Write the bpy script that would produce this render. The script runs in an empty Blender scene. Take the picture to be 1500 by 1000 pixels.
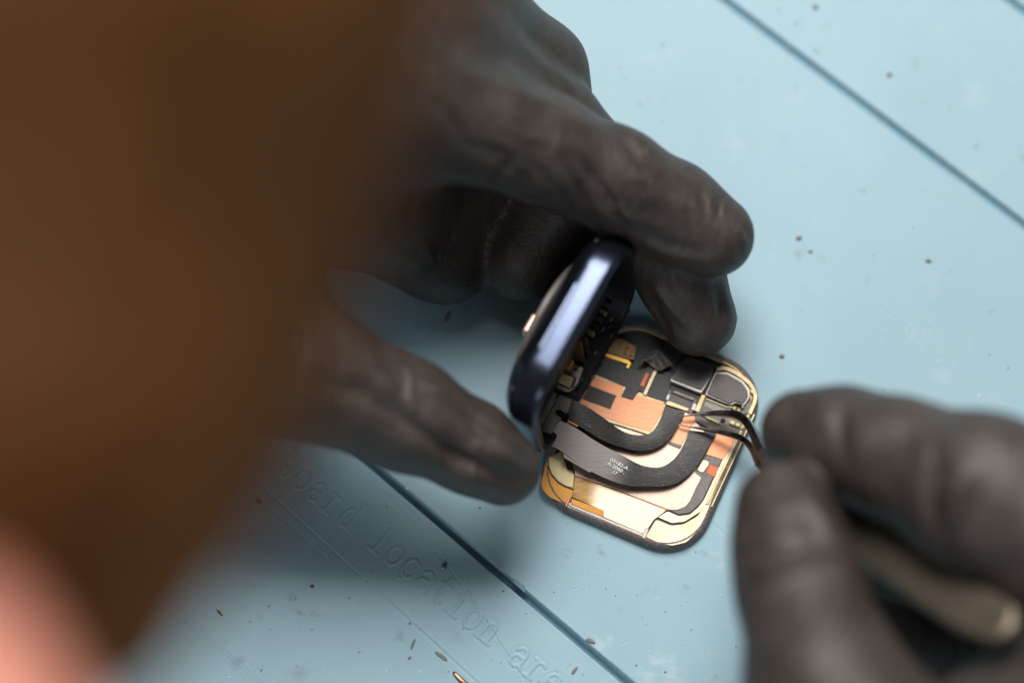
import bpy, bmesh, math, random
import numpy as np
from mathutils import Vector, Matrix

random.seed(7); rng = np.random.default_rng(11)
MM = 0.001                      # everything is authored in millimetres
SC = bpy.context.scene
COL = SC.collection

# ------------------------------------------------------------------ camera
TILT = math.radians(15.0); DIST = 541.0; LENS = 100.0
FPX = LENS / 36.0 * 1500.0
CAM = np.array([0.0, -DIST * math.sin(TILT), DIST * math.cos(TILT)])
FWD = -CAM / DIST
RIGHT = np.array([1.0, 0, 0]); UP = np.cross(RIGHT, FWD)

cd = bpy.data.cameras.new('camera'); cam = bpy.data.objects.new('camera', cd); COL.objects.link(cam)
cam.location = CAM * MM
cam.rotation_euler = (TILT, 0, 0)
cd.lens = LENS; cd.sensor_width = 36.0
cd.clip_start = 0.005; cd.clip_end = 20.0
cd.dof.use_dof = True; cd.dof.focus_distance = 0.5285; cd.dof.aperture_fstop = 4.2
SC.camera = cam

def P(px, py, z=0.0):
    """the point at height z (mm) above the mat seen at this spot of the photograph"""
    d = FWD + RIGHT * ((px - 750.0) / FPX) + UP * ((500.0 - py) / FPX)
    return CAM + d * ((z - CAM[2]) / d[2])

def PD(px, py, depth):
    d = FWD + RIGHT * ((px - 750.0) / FPX) + UP * ((500.0 - py) / FPX)
    return CAM + d * depth

def proj(V):
    r = V - CAM
    dz = r @ FWD
    return np.stack([750 + FPX * (r @ RIGHT) / dz, 500 - FPX * (r @ UP) / dz], -1)

# ------------------------------------------------------------------ objects
ORIG = {}
def tag(o, label=None, cat=None, group=None, kind=None):
    if label: o['label'] = label
    if cat: o['category'] = cat
    if group: o['group'] = group
    if kind: o['kind'] = kind
    return o

def empty(name, loc, label, cat, group=None):
    o = bpy.data.objects.new(name, None); COL.objects.link(o)
    o.location = [c * MM for c in loc]; o.empty_display_size = 0.005
    ORIG[o.name] = np.array(loc, float)
    return tag(o, label, cat, group)

def build(name, verts, faces, mat, parent=None, smooth=True, origin=None):
    V = np.asarray(verts, float).reshape(-1, 3)
    if parent is not None: og = ORIG[parent.name]
    elif origin is not None: og = np.array(origin, float)
    else:
        og = V.mean(0); og[2] = V[:, 2].min()
    me = bpy.data.meshes.new(name)
    me.from_pydata(((V - og) * MM).tolist(), [], [list(map(int, f)) for f in faces])
    me.validate(); me.update()
    if smooth: me.shade_smooth()
    me.materials.append(mat)
    o = bpy.data.objects.new(name, me); COL.objects.link(o)
    if parent is not None: o.parent = parent
    else: o.location = og * MM
    ORIG[o.name] = og
    return o

def sharp(o, ang=35):
    me = o.data
    bm = bmesh.new(); bm.from_mesh(me)
    for e in bm.edges:
        if len(e.link_faces) == 2 and e.calc_face_angle(0) > math.radians(ang): e.smooth = False
    bm.to_mesh(me); bm.free()
    return o

# ------------------------------------------------------------------ materials
def material(name, col, rough=0.5, metal=0.0, var=None, vscale=800, bump=0.0, bscale=3000, bdist=0.05,
             spec=0.5, detail=4, coat=0.0, rvar=0.0, aniso=None, sss=0.0):
    m = bpy.data.materials.new(name); m.use_nodes = True
    nt = m.node_tree; b = nt.nodes['Principled BSDF']
    b.inputs['Base Color'].default_value = (*col, 1); b.inputs['Roughness'].default_value = rough
    b.inputs['Metallic'].default_value = metal; b.inputs['Specular IOR Level'].default_value = spec
    b.inputs['Coat Weight'].default_value = coat
    if sss:
        b.inputs['Subsurface Weight'].default_value = sss
        b.inputs['Subsurface Radius'].default_value = (0.004, 0.0015, 0.0008); b.inputs['Subsurface Scale'].default_value = 1.0
    tc = nt.nodes.new('ShaderNodeTexCoord')
    src = tc.outputs['Object']
    if aniso:
        mp = nt.nodes.new('ShaderNodeMapping'); mp.inputs['Scale'].default_value = aniso[1]
        mp.inputs['Rotation'].default_value = aniso[0]; nt.links.new(src, mp.inputs['Vector']); src = mp.outputs['Vector']
    if var is not None or rvar:
        n = nt.nodes.new('ShaderNodeTexNoise'); n.inputs['Scale'].default_value = vscale; n.inputs['Detail'].default_value = detail
        n.inputs['Roughness'].default_value = 0.6
        nt.links.new(src, n.inputs['Vector'])
        if var is not None:
            r = nt.nodes.new('ShaderNodeValToRGB'); r.color_ramp.elements[0].position = 0.35; r.color_ramp.elements[1].position = 0.68
            r.color_ramp.elements[0].color = (*col, 1); r.color_ramp.elements[1].color = (*var, 1)
            nt.links.new(n.outputs['Fac'], r.inputs['Fac']); nt.links.new(r.outputs['Color'], b.inputs['Base Color'])
        if rvar:
            mr = nt.nodes.new('ShaderNodeMapRange'); mr.inputs['From Min'].default_value = .3; mr.inputs['From Max'].default_value = .7
            mr.inputs['To Min'].default_value = rough - rvar; mr.inputs['To Max'].default_value = rough + rvar
            nt.links.new(n.outputs['Fac'], mr.inputs['Value']); nt.links.new(mr.outputs['Result'], b.inputs['Roughness'])
    if bump:
        n2 = nt.nodes.new('ShaderNodeTexNoise'); n2.inputs['Scale'].default_value = bscale; n2.inputs['Detail'].default_value = 3
        nt.links.new(src, n2.inputs['Vector'])
        bp = nt.nodes.new('ShaderNodeBump'); bp.inputs['Strength'].default_value = bump; bp.inputs['Distance'].default_value = bdist * MM
        nt.links.new(n2.outputs['Fac'], bp.inputs['Height']); nt.links.new(bp.outputs['Normal'], b.inputs['Normal'])
    return m

def speckle(m, scale, lo, hi, col, amt=1.0):
    """grit and specks stuck to a surface"""
    nt = m.node_tree; b = nt.nodes['Principled BSDF']; base = b.inputs['Base Color'].links[0].from_socket
    tc = nt.nodes['Texture Coordinate'].outputs['Object']
    n = nt.nodes.new('ShaderNodeTexNoise'); n.inputs['Scale'].default_value = scale; n.inputs['Detail'].default_value = 2; nt.links.new(tc, n.inputs['Vector'])
    k = nt.nodes.new('ShaderNodeTexNoise'); k.inputs['Scale'].default_value = scale / 9; nt.links.new(tc, k.inputs['Vector'])
    ad = nt.nodes.new('ShaderNodeMath'); ad.operation = 'MULTIPLY_ADD'; ad.inputs[1].default_value = .35
    nt.links.new(k.outputs['Fac'], ad.inputs[0]); nt.links.new(n.outputs['Fac'], ad.inputs[2])
    mr = nt.nodes.new('ShaderNodeMapRange'); mr.inputs['From Min'].default_value = lo + .175; mr.inputs['From Max'].default_value = hi + .175
    mr.inputs['To Max'].default_value = amt
    nt.links.new(ad.outputs[0], mr.inputs['Value'])
    mx = nt.nodes.new('ShaderNodeMix'); mx.data_type = 'RGBA'; nt.links.new(mr.outputs['Result'], mx.inputs['Factor'])
    nt.links.new(base, mx.inputs['A']); mx.inputs['B'].default_value = (*col, 1); nt.links.new(mx.outputs['Result'], b.inputs['Base Color'])
M = {}
M['glove'] = material('black_nitrile', (.036, .028, .024), .47, var=(.060, .047, .040), vscale=160, bump=.6, bscale=2200, bdist=.28, rvar=.05)
def wrinkles(m):
    nt = m.node_tree; b = nt.nodes['Principled BSDF']; old = b.inputs['Normal'].links[0].from_node
    tc = nt.nodes['Texture Coordinate'].outputs['Object']
    mp = nt.nodes.new('ShaderNodeMapping'); mp.inputs['Rotation'].default_value = (.3, .2, -.65); mp.inputs['Scale'].default_value = (1.6, .55, 1.0)
    nt.links.new(tc, mp.inputs['Vector'])
    n = nt.nodes.new('ShaderNodeTexNoise'); n.noise_type = 'RIDGED_MULTIFRACTAL'; n.inputs['Scale'].default_value = 190; n.inputs['Detail'].default_value = 4
    n.inputs['Distortion'].default_value = .6; n.inputs['Roughness'].default_value = .5; nt.links.new(mp.outputs['Vector'], n.inputs['Vector'])
    bp = nt.nodes.new('ShaderNodeBump'); bp.inputs['Strength'].default_value = .8; bp.inputs['Distance'].default_value = .45 * MM
    nt.links.new(n.outputs['Fac'], bp.inputs['Height']); nt.links.new(bp.outputs['Normal'], old.inputs['Normal'])
wrinkles(M['glove'])
M['hair'] = material('brown_hair', (.20, .085, .028), .75, var=(.34, .15, .055), vscale=60, bump=.6, bscale=300, bdist=1.0, spec=.1)
M['skin'] = material('skin', (.86, .33, .23), .5, var=(.92, .38, .27), vscale=60, bump=.3, bscale=900, bdist=.2, sss=.15)
M['rim'] = material('dark_rim', (.085, .066, .06), .6, var=(.28, .235, .22), vscale=3200, bump=1, bscale=4200, bdist=.18, rvar=.1, spec=.35)
M['black'] = material('matt_black_film', (.018, .017, .017), .5, var=(.03, .028, .028), vscale=700, bump=.25, bscale=6000, bdist=.03)
M['lining'] = material('case_lining', (.006, .006, .009), .5, var=(.012, .012, .018), vscale=900, bump=.5, bscale=2500, bdist=.1, spec=.2)
M['chip'] = material('dark_grey_shield', (.050, .043, .041), .42, metal=.35, var=(.065, .057, .053), vscale=500, bump=.25, bscale=7000, bdist=.02)
M['grey'] = material('grey_stiffener', (.105, .095, .09), .5, metal=.3, var=(.15, .135, .125), vscale=900, bump=.4, bscale=4000, bdist=.05)
M['silver'] = material('pale_steel', (.36, .33, .30), .42, metal=.75, var=(.28, .255, .23), vscale=900, bump=.2, bscale=3000, bdist=.03)
M['rose'] = material('rose_tinted_steel', (.44, .31, .245), .42, metal=.75, var=(.55, .42, .34), vscale=300, bump=.3, bscale=5000, bdist=.03, rvar=.06)
M['pale'] = material('pale_plate', (.54, .46, .35), .36, metal=.88, var=(.40, .32, .22), vscale=150, bump=.2, bscale=2500, bdist=.02, rvar=.05)
M['gold'] = material('gold_plating', (.40, .31, .155), .45, metal=.6, var=(.50, .42, .26), vscale=600, bump=.25, bscale=3000, bdist=.03)
M['brightgold'] = material('bright_gold', (.55, .29, .04), .4, metal=.7, var=(.62, .38, .1), vscale=800, bump=.3, bscale=2500, bdist=.04)
M['amber'] = material('amber_film', (.42, .18, .01), .35, metal=.35, var=(.34, .14, .01), vscale=260, bump=.15, bscale=1500, bdist=.03)
M['brownfilm'] = material('brown_film', (.16, .095, .035), .4, metal=.6, var=(.09, .06, .03), vscale=420, bump=.3, bscale=2600, bdist=.04,
                          aniso=((0, 0, .9), (1, 3, 1)))
M['cream'] = material('cream_contact', (.52, .42, .20), .45, metal=.3, var=(.58, .49, .27), vscale=500, bump=.15, bscale=2500, bdist=.02)
M['copper'] = material('copper_foil', (.74, .28, .125), .5, metal=.35, var=(.86, .43, .25), vscale=260, bump=.5, bscale=1400, bdist=.06, rvar=.08)
M['rust'] = material('tarnished_copper', (.36, .09, .03), .5, metal=.45, var=(.55, .17, .07), vscale=700, bump=.4, bscale=2500, bdist=.05)
M['cable'] = material('black_ribbon', (.006, .0055, .0055), .36, var=(.018, .016, .015), vscale=2400, bump=.6, bscale=2600, bdist=.06, spec=.3, aniso=((0, 0, .5), (.3, 2, 1)))
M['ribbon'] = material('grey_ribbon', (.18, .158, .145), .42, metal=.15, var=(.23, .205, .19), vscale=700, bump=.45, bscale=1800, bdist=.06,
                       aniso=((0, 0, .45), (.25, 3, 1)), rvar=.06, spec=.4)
def blend_along(m, col2, x0, x1, ang, nscale, namp):
    """paints a reflected-light fade into the base colour along its length, with a ragged transition"""
    nt = m.node_tree; b = nt.nodes['Principled BSDF']; base = b.inputs['Base Color'].links[0].from_socket
    tc = nt.nodes['Texture Coordinate'].outputs['Object']
    dp = nt.nodes.new('ShaderNodeVectorMath'); dp.operation = 'DOT_PRODUCT'; nt.links.new(tc, dp.inputs[0])
    dp.inputs[1].default_value = (math.cos(ang), math.sin(ang), 0)
    n = nt.nodes.new('ShaderNodeTexNoise'); n.inputs['Scale'].default_value = nscale; n.inputs['Detail'].default_value = 5; nt.links.new(tc, n.inputs['Vector'])
    ma = nt.nodes.new('ShaderNodeMath'); ma.operation = 'MULTIPLY_ADD'; ma.inputs[1].default_value = namp * MM
    nt.links.new(n.outputs['Fac'], ma.inputs[0]); nt.links.new(dp.outputs['Value'], ma.inputs[2])
    mr = nt.nodes.new('ShaderNodeMapRange'); mr.interpolation_type = 'SMOOTHSTEP'
    mr.inputs['From Min'].default_value = (x0 + namp / 2) * MM; mr.inputs['From Max'].default_value = (x1 + namp / 2) * MM
    nt.links.new(ma.outputs[0], mr.inputs['Value'])
    mx = nt.nodes.new('ShaderNodeMix'); mx.data_type = 'RGBA'; nt.links.new(mr.outputs['Result'], mx.inputs['Factor'])
    nt.links.new(base, mx.inputs['A']); mx.inputs['B'].default_value = (*col2, 1); nt.links.new(mx.outputs['Result'], b.inputs['Base Color'])
    return m
blend_along(M['ribbon'], (.014, .012, .012), 2.0, 7.5, -.5, 900, 1.5)  # grey-to-black fade painted in for the lamp reflection along the cable
speckle(M['ribbon'], 4200, .66, .74, (.26, .235, .22), .6)
speckle(M['cable'], 4200, .66, .74, (.2, .18, .165), .55)
speckle(M['rim'], 5200, .60, .68, (.38, .33, .31), .8)
speckle(M['grey'], 4600, .62, .70, (.34, .32, .30), .6)
speckle(M['rose'], 3800, .64, .70, (.22, .15, .11), .7)
speckle(M['glove'], 1500, .66, .76, (.17, .15, .135), .35)
M['plated_film'] = blend_along(material('plated_film', (.15, .085, .03), .4, metal=.75, var=(.24, .14, .045), vscale=420, bump=.3, bscale=2200, bdist=.04,
                          aniso=((0, 0, .9), (1, 3, 1))), (.50, .42, .31), -.8, 2.6, -.35, 300, 3.0)  # brown-to-pale fade painted in for the reflection edge on the plate
M['ink'] = material('white_print', (.8, .8, .8), .6, var=(.6, .6, .6), vscale=3000)
M['blue'] = material('navy_anodised_aluminium', (.047, .058, .088), .25, metal=.92, var=(.056, .068, .10), vscale=300, bump=.12, bscale=9000, bdist=.02, rvar=.03)
M['crystal'] = material('black_crystal', (.004, .004, .004), .6, spec=.05)
M['lens'] = material('pink_glint', (.85, .58, .47), .42, metal=.9)  # pink tone of the highlight on the back crystal
M['steel'] = material('dark_tweezer_steel', (.46, .41, .38), .24, metal=1, var=(.30, .26, .24), vscale=500, bump=.3, bscale=900, bdist=.08, rvar=.08)
M['handle'] = material('worn_tan_handle', (.20, .165, .125), .45, metal=.75, var=(.11, .092, .072), vscale=330, bump=.6, bscale=600, bdist=.2, rvar=.12, aniso=((0, 0, .6), (.5, 2, 1)))
speckle(M['handle'], 700, .62, .72, (.09, .075, .06), .7)
M['dirt'] = material('dark_crumb', (.14, .145, .15), .65, var=(.24, .24, .245), vscale=2500, bump=.6, bscale=4000, bdist=.1)
M['rustcrumb'] = material('brown_crumb', (.16, .075, .05), .6, var=(.10, .05, .03), vscale=2500)
M['solder'] = material('solder', (.45, .42, .40), .25, metal=1, var=(.12, .1, .1), vscale=1500)
M['pin'] = material('copper_pin', (.34, .17, .10), .35, metal=.8, var=(.25, .12, .07), vscale=900)
M['dust'] = material('pale_dust', (.75, .77, .78), .4)
M['sliver'] = material('blue_sliver', (.09, .22, .30), .3)
M['wood'] = material('table_wood', (.30, .22, .15), .5, var=(.22, .15, .1), vscale=30)

def mat_material():
    m = material('blue_silicone', (.268, .430, .505), .50, var=(.296, .462, .538), vscale=35, bump=.22, bscale=1500, bdist=.06, spec=.42)
    nt = m.node_tree; b = nt.nodes['Principled BSDF']
    src = nt.nodes['Texture Coordinate'].outputs['Object']
    base = b.inputs['Base Color'].links[0].from_socket
    # grime: thin dark specks and soft grey stains of their own shape
    def spot(scale, lo, hi, mask_scale, mlo, mhi, col, prev, amt):
        v = nt.nodes.new('ShaderNodeTexNoise'); v.inputs['Scale'].default_value = scale; v.inputs['Detail'].default_value = 5
        nt.links.new(src, v.inputs['Vector'])
        r = nt.nodes.new('ShaderNodeMapRange'); r.inputs['From Min'].default_value = lo; r.inputs['From Max'].default_value = hi
        nt.links.new(v.outputs['Fac'], r.inputs['Value'])
        k = nt.nodes.new('ShaderNodeTexNoise'); k.inputs['Scale'].default_value = mask_scale
        nt.links.new(src, k.inputs['Vector'])
        r2 = nt.nodes.new('ShaderNodeMapRange'); r2.inputs['From Min'].default_value = mlo; r2.inputs['From Max'].default_value = mhi
        nt.links.new(k.outputs['Fac'], r2.inputs['Value'])
        mu = nt.nodes.new('ShaderNodeMath'); mu.operation = 'MULTIPLY'
        nt.links.new(r.outputs['Result'], mu.inputs[0]); nt.links.new(r2.outputs['Result'], mu.inputs[1])
        m2 = nt.nodes.new('ShaderNodeMath'); m2.operation = 'MULTIPLY'; m2.inputs[1].default_value = amt
        nt.links.new(mu.outputs[0], m2.inputs[0])
        mx = nt.nodes.new('ShaderNodeMix'); mx.data_type = 'RGBA'
        nt.links.new(m2.outputs[0], mx.inputs['Factor']); nt.links.new(prev, mx.inputs['A']); mx.inputs['B'].default_value = (*col, 1)
        return mx.outputs['Result']
    c = spot(900, .66, .75, 120, .48, .62, (.06, .06, .065), base, .7)
    c = spot(260, .62, .74, 60, .48, .6, (.14, .17, .19), c, .5)
    c = spot(2200, .64, .74, 70, .42, .6, (.10, .11, .12), c, .45)
    c = spot(130, .58, .72, 40, .5, .6, (.42, .54, .58), c, .4)
    c = spot(1400, .70, .78, 90, .45, .6, (.62, .70, .74), c, .6)
    c = spot(55, .56, .72, 25, .45, .6, (.27, .42, .48), c, .35)
    # smears rubbed into the silicone
    for (px, py, rad, col, amt) in ((968, 985, 5.5, (.62, .68, .71), .75), (352, 968, 3.2, (.12, .13, .14), .6), (440, 988, 3.6, (.13, .14, .15), .5),
                                    (1052, 820, 3.0, (.55, .62, .66), .5), (884, 938, 2.6, (.62, .68, .71), .7), (1345, 490, 4.0, (.55, .62, .66), .35)):
        q = P(px, py)
        d = nt.nodes.new('ShaderNodeVectorMath'); d.operation = 'DISTANCE'; nt.links.new(src, d.inputs[0]); d.inputs[1].default_value = [v * MM for v in q]
        n = nt.nodes.new('ShaderNodeTexNoise'); n.inputs['Scale'].default_value = 420; n.inputs['Detail'].default_value = 6; nt.links.new(src, n.inputs['Vector'])
        r = nt.nodes.new('ShaderNodeMapRange'); r.inputs['From Min'].default_value = rad * MM; r.inputs['From Max'].default_value = 0
        nt.links.new(d.outputs['Value'], r.inputs['Value'])
        r2 = nt.nodes.new('ShaderNodeMapRange'); r2.inputs['From Min'].default_value = .45; r2.inputs['From Max'].default_value = .62; nt.links.new(n.outputs['Fac'], r2.inputs['Value'])
        mu = nt.nodes.new('ShaderNodeMath'); mu.operation = 'MULTIPLY'; nt.links.new(r.outputs['Result'], mu.inputs[0]); nt.links.new(r2.outputs['Result'], mu.inputs[1])
        m2 = nt.nodes.new('ShaderNodeMath'); m2.operation = 'MULTIPLY'; m2.inputs[1].default_value = amt * .6; nt.links.new(mu.outputs[0], m2.inputs[0])
        mx = nt.nodes.new('ShaderNodeMix'); mx.data_type = 'RGBA'; nt.links.new(m2.outputs[0], mx.inputs['Factor'])
        nt.links.new(c, mx.inputs['A']); mx.inputs['B'].default_value = (*col, 1); c = mx.outputs['Result']
    nt.links.new(c, b.inputs['Base Color'])
    return m
M['mat'] = mat_material()

# ------------------------------------------------------------------ shape helpers
def ccw(pts):
    a = sum(p[0] * q[1] - q[0] * p[1] for p, q in zip(pts, pts[1:] + pts[:1]))
    return pts if a > 0 else pts[::-1]

def chaikin(pts, n=1, closed=True):
    for _ in range(n):
        out = []
        N = len(pts)
        for i in range(N if closed else N - 1):
            a = np.array(pts[i]); b = np.array(pts[(i + 1) % N])
            out += [a * .75 + b * .25, a * .25 + b * .75]
        if not closed: out = [np.array(pts[0])] + out + [np.array(pts[-1])]
        pts = out
    return pts

def rounded(pts, r, n=5):
    """round every corner of a polygon (same unit as pts)"""
    out = []; N = len(pts)
    for i in range(N):
        p = np.array(pts[i], float); a = np.array(pts[i - 1], float); b = np.array(pts[(i + 1) % N], float)
        da = a - p; db = b - p; la = np.linalg.norm(da); lb = np.linalg.norm(db)
        t = min(r, la * .45, lb * .45); s = p + da / la * t; e = p + db / lb * t
        for k in range(n + 1):
            u = k / n; out.append((1 - u) ** 2 * s + 2 * u * (1 - u) * p + u * u * e)
    return out

def prism(name, pix, z0, z1, mat, parent, rnd=0, bevel=.07, smooth_n=0):
    """a plate with its outline read off the photo at height z1, standing down to z0 (mm)"""
    if smooth_n: pix = chaikin(pix, smooth_n)
    if rnd: pix = rounded(pix, rnd)
    pts = ccw([tuple(P(x, y, z1)[:2]) for x, y in pix])
    n = len(pts)
    A = np.array(pts)
    # small chamfer: offset inwards
    nxt = np.roll(A, -1, 0); prv = np.roll(A, 1, 0)
    e1 = A - prv; e2 = nxt - A
    n1 = np.stack([-e1[:, 1], e1[:, 0]], 1); n2 = np.stack([-e2[:, 1], e2[:, 0]], 1)
    n1 /= np.linalg.norm(n1, axis=1)[:, None] + 1e-9; n2 /= np.linalg.norm(n2, axis=1)[:, None] + 1e-9
    nn = n1 + n2; nn /= np.linalg.norm(nn, axis=1)[:, None] + 1e-9
    bv = min(bevel, (z1 - z0) * .45)
    I = A + nn * bv
    V = [(*p, z0) for p in A] + [(*p, z1 - bv) for p in A] + [(*p, z1) for p in I]
    F = []
    for i in range(n):
        j = (i + 1) % n
        F.append((i, j, n + j, n + i)); F.append((n + i, n + j, 2 * n + j, 2 * n + i))
    F.append(tuple(range(2 * n, 3 * n))); F.append(tuple(range(n - 1, -1, -1)))
    return sharp(build(name, V, F, mat, parent), 30)

def strip(pix, w):
    """outline of a band of width w (px) along a pixel polyline"""
    A = np.array(pix, float); L = []; R = []
    for i in range(len(A)):
        d = A[min(i + 1, len(A) - 1)] - A[max(i - 1, 0)]; d /= np.linalg.norm(d)
        nrm = np.array([-d[1], d[0]]); L.append(A[i] + nrm * w / 2); R.append(A[i] - nrm * w / 2)
    return [tuple(p) for p in L] + [tuple(p) for p in R[::-1]]

def spline(pts, n):
    """Catmull-Rom through points (any dimension)"""
    A = np.array(pts, float); A = np.vstack([2 * A[0] - A[1], A, 2 * A[-1] - A[-2]])
    out = []; m = len(A) - 3
    for k in range(n):
        t = k / (n - 1) * m; i = min(int(t), m - 1); u = t - i
        p0, p1, p2, p3 = A[i:i + 4]
        out.append(.5 * ((2 * p1) + (p2 - p0) * u + (2 * p0 - 5 * p1 + 4 * p2 - p3) * u * u + (3 * p1 - p0 - 3 * p2 + p3) * u ** 3))
    return np.array(out)

def loft(rings, close_start=True, close_end=True):
    n = len(rings[0]); V = [tuple(p) for r in rings for p in r]; F = []
    for k in range(len(rings) - 1):
        for i in range(n):
            j = (i + 1) % n
            F.append((k * n + i, k * n + j, (k + 1) * n + j, (k + 1) * n + i))
    if close_start: F.append(tuple(range(n - 1, -1, -1)))
    if close_end: F.append(tuple(range((len(rings) - 1) * n, len(rings) * n)))
    return V, F

def sweep(path, wid, thk, side, nsec=16, power=4.0):
    """superelliptic bar along path; side = rough direction of the width"""
    path = np.array(path); rings = []
    for i in range(len(path)):
        d = path[min(i + 1, len(path) - 1)] - path[max(i - 1, 0)]; d /= np.linalg.norm(d)
        s = side - d * (side @ d); s /= np.linalg.norm(s); t = np.cross(d, s)
        ring = []
        for k in range(nsec):
            a = 2 * math.pi * k / nsec; c, q = math.cos(a), math.sin(a)
            ring.append(path[i] + s * wid[i] / 2 * math.copysign(abs(c) ** (2 / power), c) + t * thk[i] / 2 * math.copysign(abs(q) ** (2 / power), q))
        rings.append(ring)
    return loft(rings)

def ribbon(name, up, lo, zs, mat, parent, n=70, thick=.13, cross=9, bow=.15, zlo=None):
    U = spline(up, n); L = spline(lo, n); Z = spline([[z] for z in zs], n)[:, 0]
    Z2 = spline([[z] for z in (zlo or zs)], n)[:, 0]
    V = []; F = []
    for layer in (0, 1):
        for i in range(n):
            for k in range(cross):
                t = k / (cross - 1); q = U[i] * (1 - t) + L[i] * t
                z = Z[i] * (1 - t) + Z2[i] * t + bow * math.sin(math.pi * t) - (thick if layer else 0)
                p = P(q[0], q[1], Z[i] * (1 - t) + Z2[i] * t); V.append((p[0], p[1], z))
    N = n * cross
    for i in range(n - 1):
        for k in range(cross - 1):
            a = i * cross + k; F.append((a, a + cross, a + cross + 1, a + 1)); F.append((N + a, N + a + 1, N + a + cross + 1, N + a + cross))
    for i in range(n - 1):
        for k in (0, cross - 1):
            a = i * cross + k; F.append((a, N + a, N + a + cross, a + cross) if k == 0 else (a, a + cross, N + a + cross, N + a))
    for k in range(cross - 1):
        for i in (0, n - 1):
            a = i * cross + k; F.append((a, a + 1, N + a + 1, N + a) if i == 0 else (a, N + a, N + a + 1, a + 1))
    return sharp(build(name, V, F, mat, parent), 40)

# ------------------------------------------------------------------ signed distance bodies (gloved hands, head)
def sd_cone(G, a, b, ra, rb):
    a = np.array(a, np.float32); b = np.array(b, np.float32); ba = b - a
    X, Y, Z = G
    px, py, pz = X - a[0], Y - a[1], Z - a[2]
    t = np.clip((px * ba[0] + py * ba[1] + pz * ba[2]) / (ba @ ba), 0, 1)
    return np.sqrt((px - t * ba[0]) ** 2 + (py - t * ba[1]) ** 2 + (pz - t * ba[2]) ** 2) - (ra + (rb - ra) * t)

def smin(a, b, k):
    h = np.maximum(k - np.abs(a - b), 0) / k
    return np.minimum(a, b) - h * h * k * .25

def surface_nets(S, org, h):
    ins = S < 0
    c = [ins[i:ins.shape[0] - 1 + i, j:ins.shape[1] - 1 + j, k:ins.shape[2] - 1 + k] for i in (0, 1) for j in (0, 1) for k in (0, 1)]
    tot = sum(x.astype(np.int8) for x in c)
    act = (tot > 0) & (tot < 8)
    idx = -np.ones(act.shape, np.int64); cells = np.argwhere(act); idx[act] = np.arange(len(cells))
    pos = np.zeros((len(cells), 3)); cnt = np.zeros(len(cells))
    corners = [(i, j, k) for i in (0, 1) for j in (0, 1) for k in (0, 1)]
    val = {q: S[cells[:, 0] + q[0], cells[:, 1] + q[1], cells[:, 2] + q[2]] for q in corners}
    for p in corners:
        for ax in range(3):
            if p[ax] == 0:
                q = list(p); q[ax] = 1; q = tuple(q)
                a, b = val[p], val[q]; mk = (a < 0) != (b < 0)
                t = np.where(mk, a / np.where(mk, a - b, 1), 0)
                e = np.array(p, float)[None] + np.eye(3)[ax][None] * t[:, None]
                pos += np.where(mk[:, None], e, 0); cnt += mk
    V = org + (cells + pos / cnt[:, None]) * h
    F = []
    for ax in range(3):
        sl0 = [slice(1, -1)] * 3; sl0[ax] = slice(0, -1); sl1 = [slice(1, -1)] * 3; sl1[ax] = slice(1, None)
        A, B = ins[tuple(sl0)], ins[tuple(sl1)]
        e = np.argwhere(A != B); off = np.ones(3, int); off[ax] = 0; e = e + off
        u, v = (ax + 1) % 3, (ax + 2) % 3
        def cell(du, dv):
            q = e.copy(); q[:, u] -= du; q[:, v] -= dv; return idx[q[:, 0], q[:, 1], q[:, 2]]
        quad = np.stack([cell(1, 1), cell(0, 1), cell(0, 0), cell(1, 0)], 1)
        flip = ~ins[e[:, 0], e[:, 1], e[:, 2]]
        quad[flip] = quad[flip][:, ::-1]
        F.append(quad)
    F = np.vstack(F)
    return V, F[(F >= 0).all(1)]

def normals(V, F):
    n = np.cross(V[F[:, 2]] - V[F[:, 0]], V[F[:, 3]] - V[F[:, 1]])
    N = np.zeros_like(V)
    for k in range(4): np.add.at(N, F[:, k], n)
    return N / (np.linalg.norm(N, axis=1)[:, None] + 1e-12)

def relax(V, F, it):
    for _ in range(it):
        acc = np.zeros_like(V); c = np.zeros(len(V))
        for a, b in ((0, 1), (1, 2), (2, 3), (3, 0)):
            np.add.at(acc, F[:, a], V[F[:, b]]); np.add.at(acc, F[:, b], V[F[:, a]])
            np.add.at(c, F[:, a], 1); np.add.at(c, F[:, b], 1)
        V = V * .45 + acc / c[:, None] * .55
    return V

def wob(V, amp, sc, seed):
    r = np.random.default_rng(seed); out = np.zeros(len(V))
    for k in range(9):
        d = r.normal(size=3); d /= np.linalg.norm(d); f = sc * (1 + .35 * k)
        out += np.sin(V @ d * f + r.uniform(0, 6.28)) / (1 + .35 * k)
    return out * amp / 2.5

def body(fingers, palm, h, kf=1.2, kp=8.0, extra=()):
    allb = [b for f in fingers for b in f] + palm
    lo = np.min([np.minimum(np.array(a) - ra, np.array(b) - rb) for a, b, ra, rb in allb], 0) - 3 * h
    hi = np.max([np.maximum(np.array(a) + ra, np.array(b) + rb) for a, b, ra, rb in allb], 0) + 3 * h
    ax = [np.arange(lo[i], hi[i], h, dtype=np.float32) for i in range(3)]
    G = (ax[0][:, None, None], ax[1][None, :, None], ax[2][None, None, :])
    tot = None
    for f in fingers:
        d = None
        for q in f:
            s = sd_cone(G, *q); d = s if d is None else smin(d, s, 3.5)
        tot = d if tot is None else smin(tot, d, kf)
    pd = None
    for q in palm:
        s = sd_cone(G, *q); pd = s if pd is None else smin(pd, s, 10.0)
    tot = smin(tot, pd, kp) if tot is not None else pd
    return surface_nets(tot, lo, h)

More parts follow.
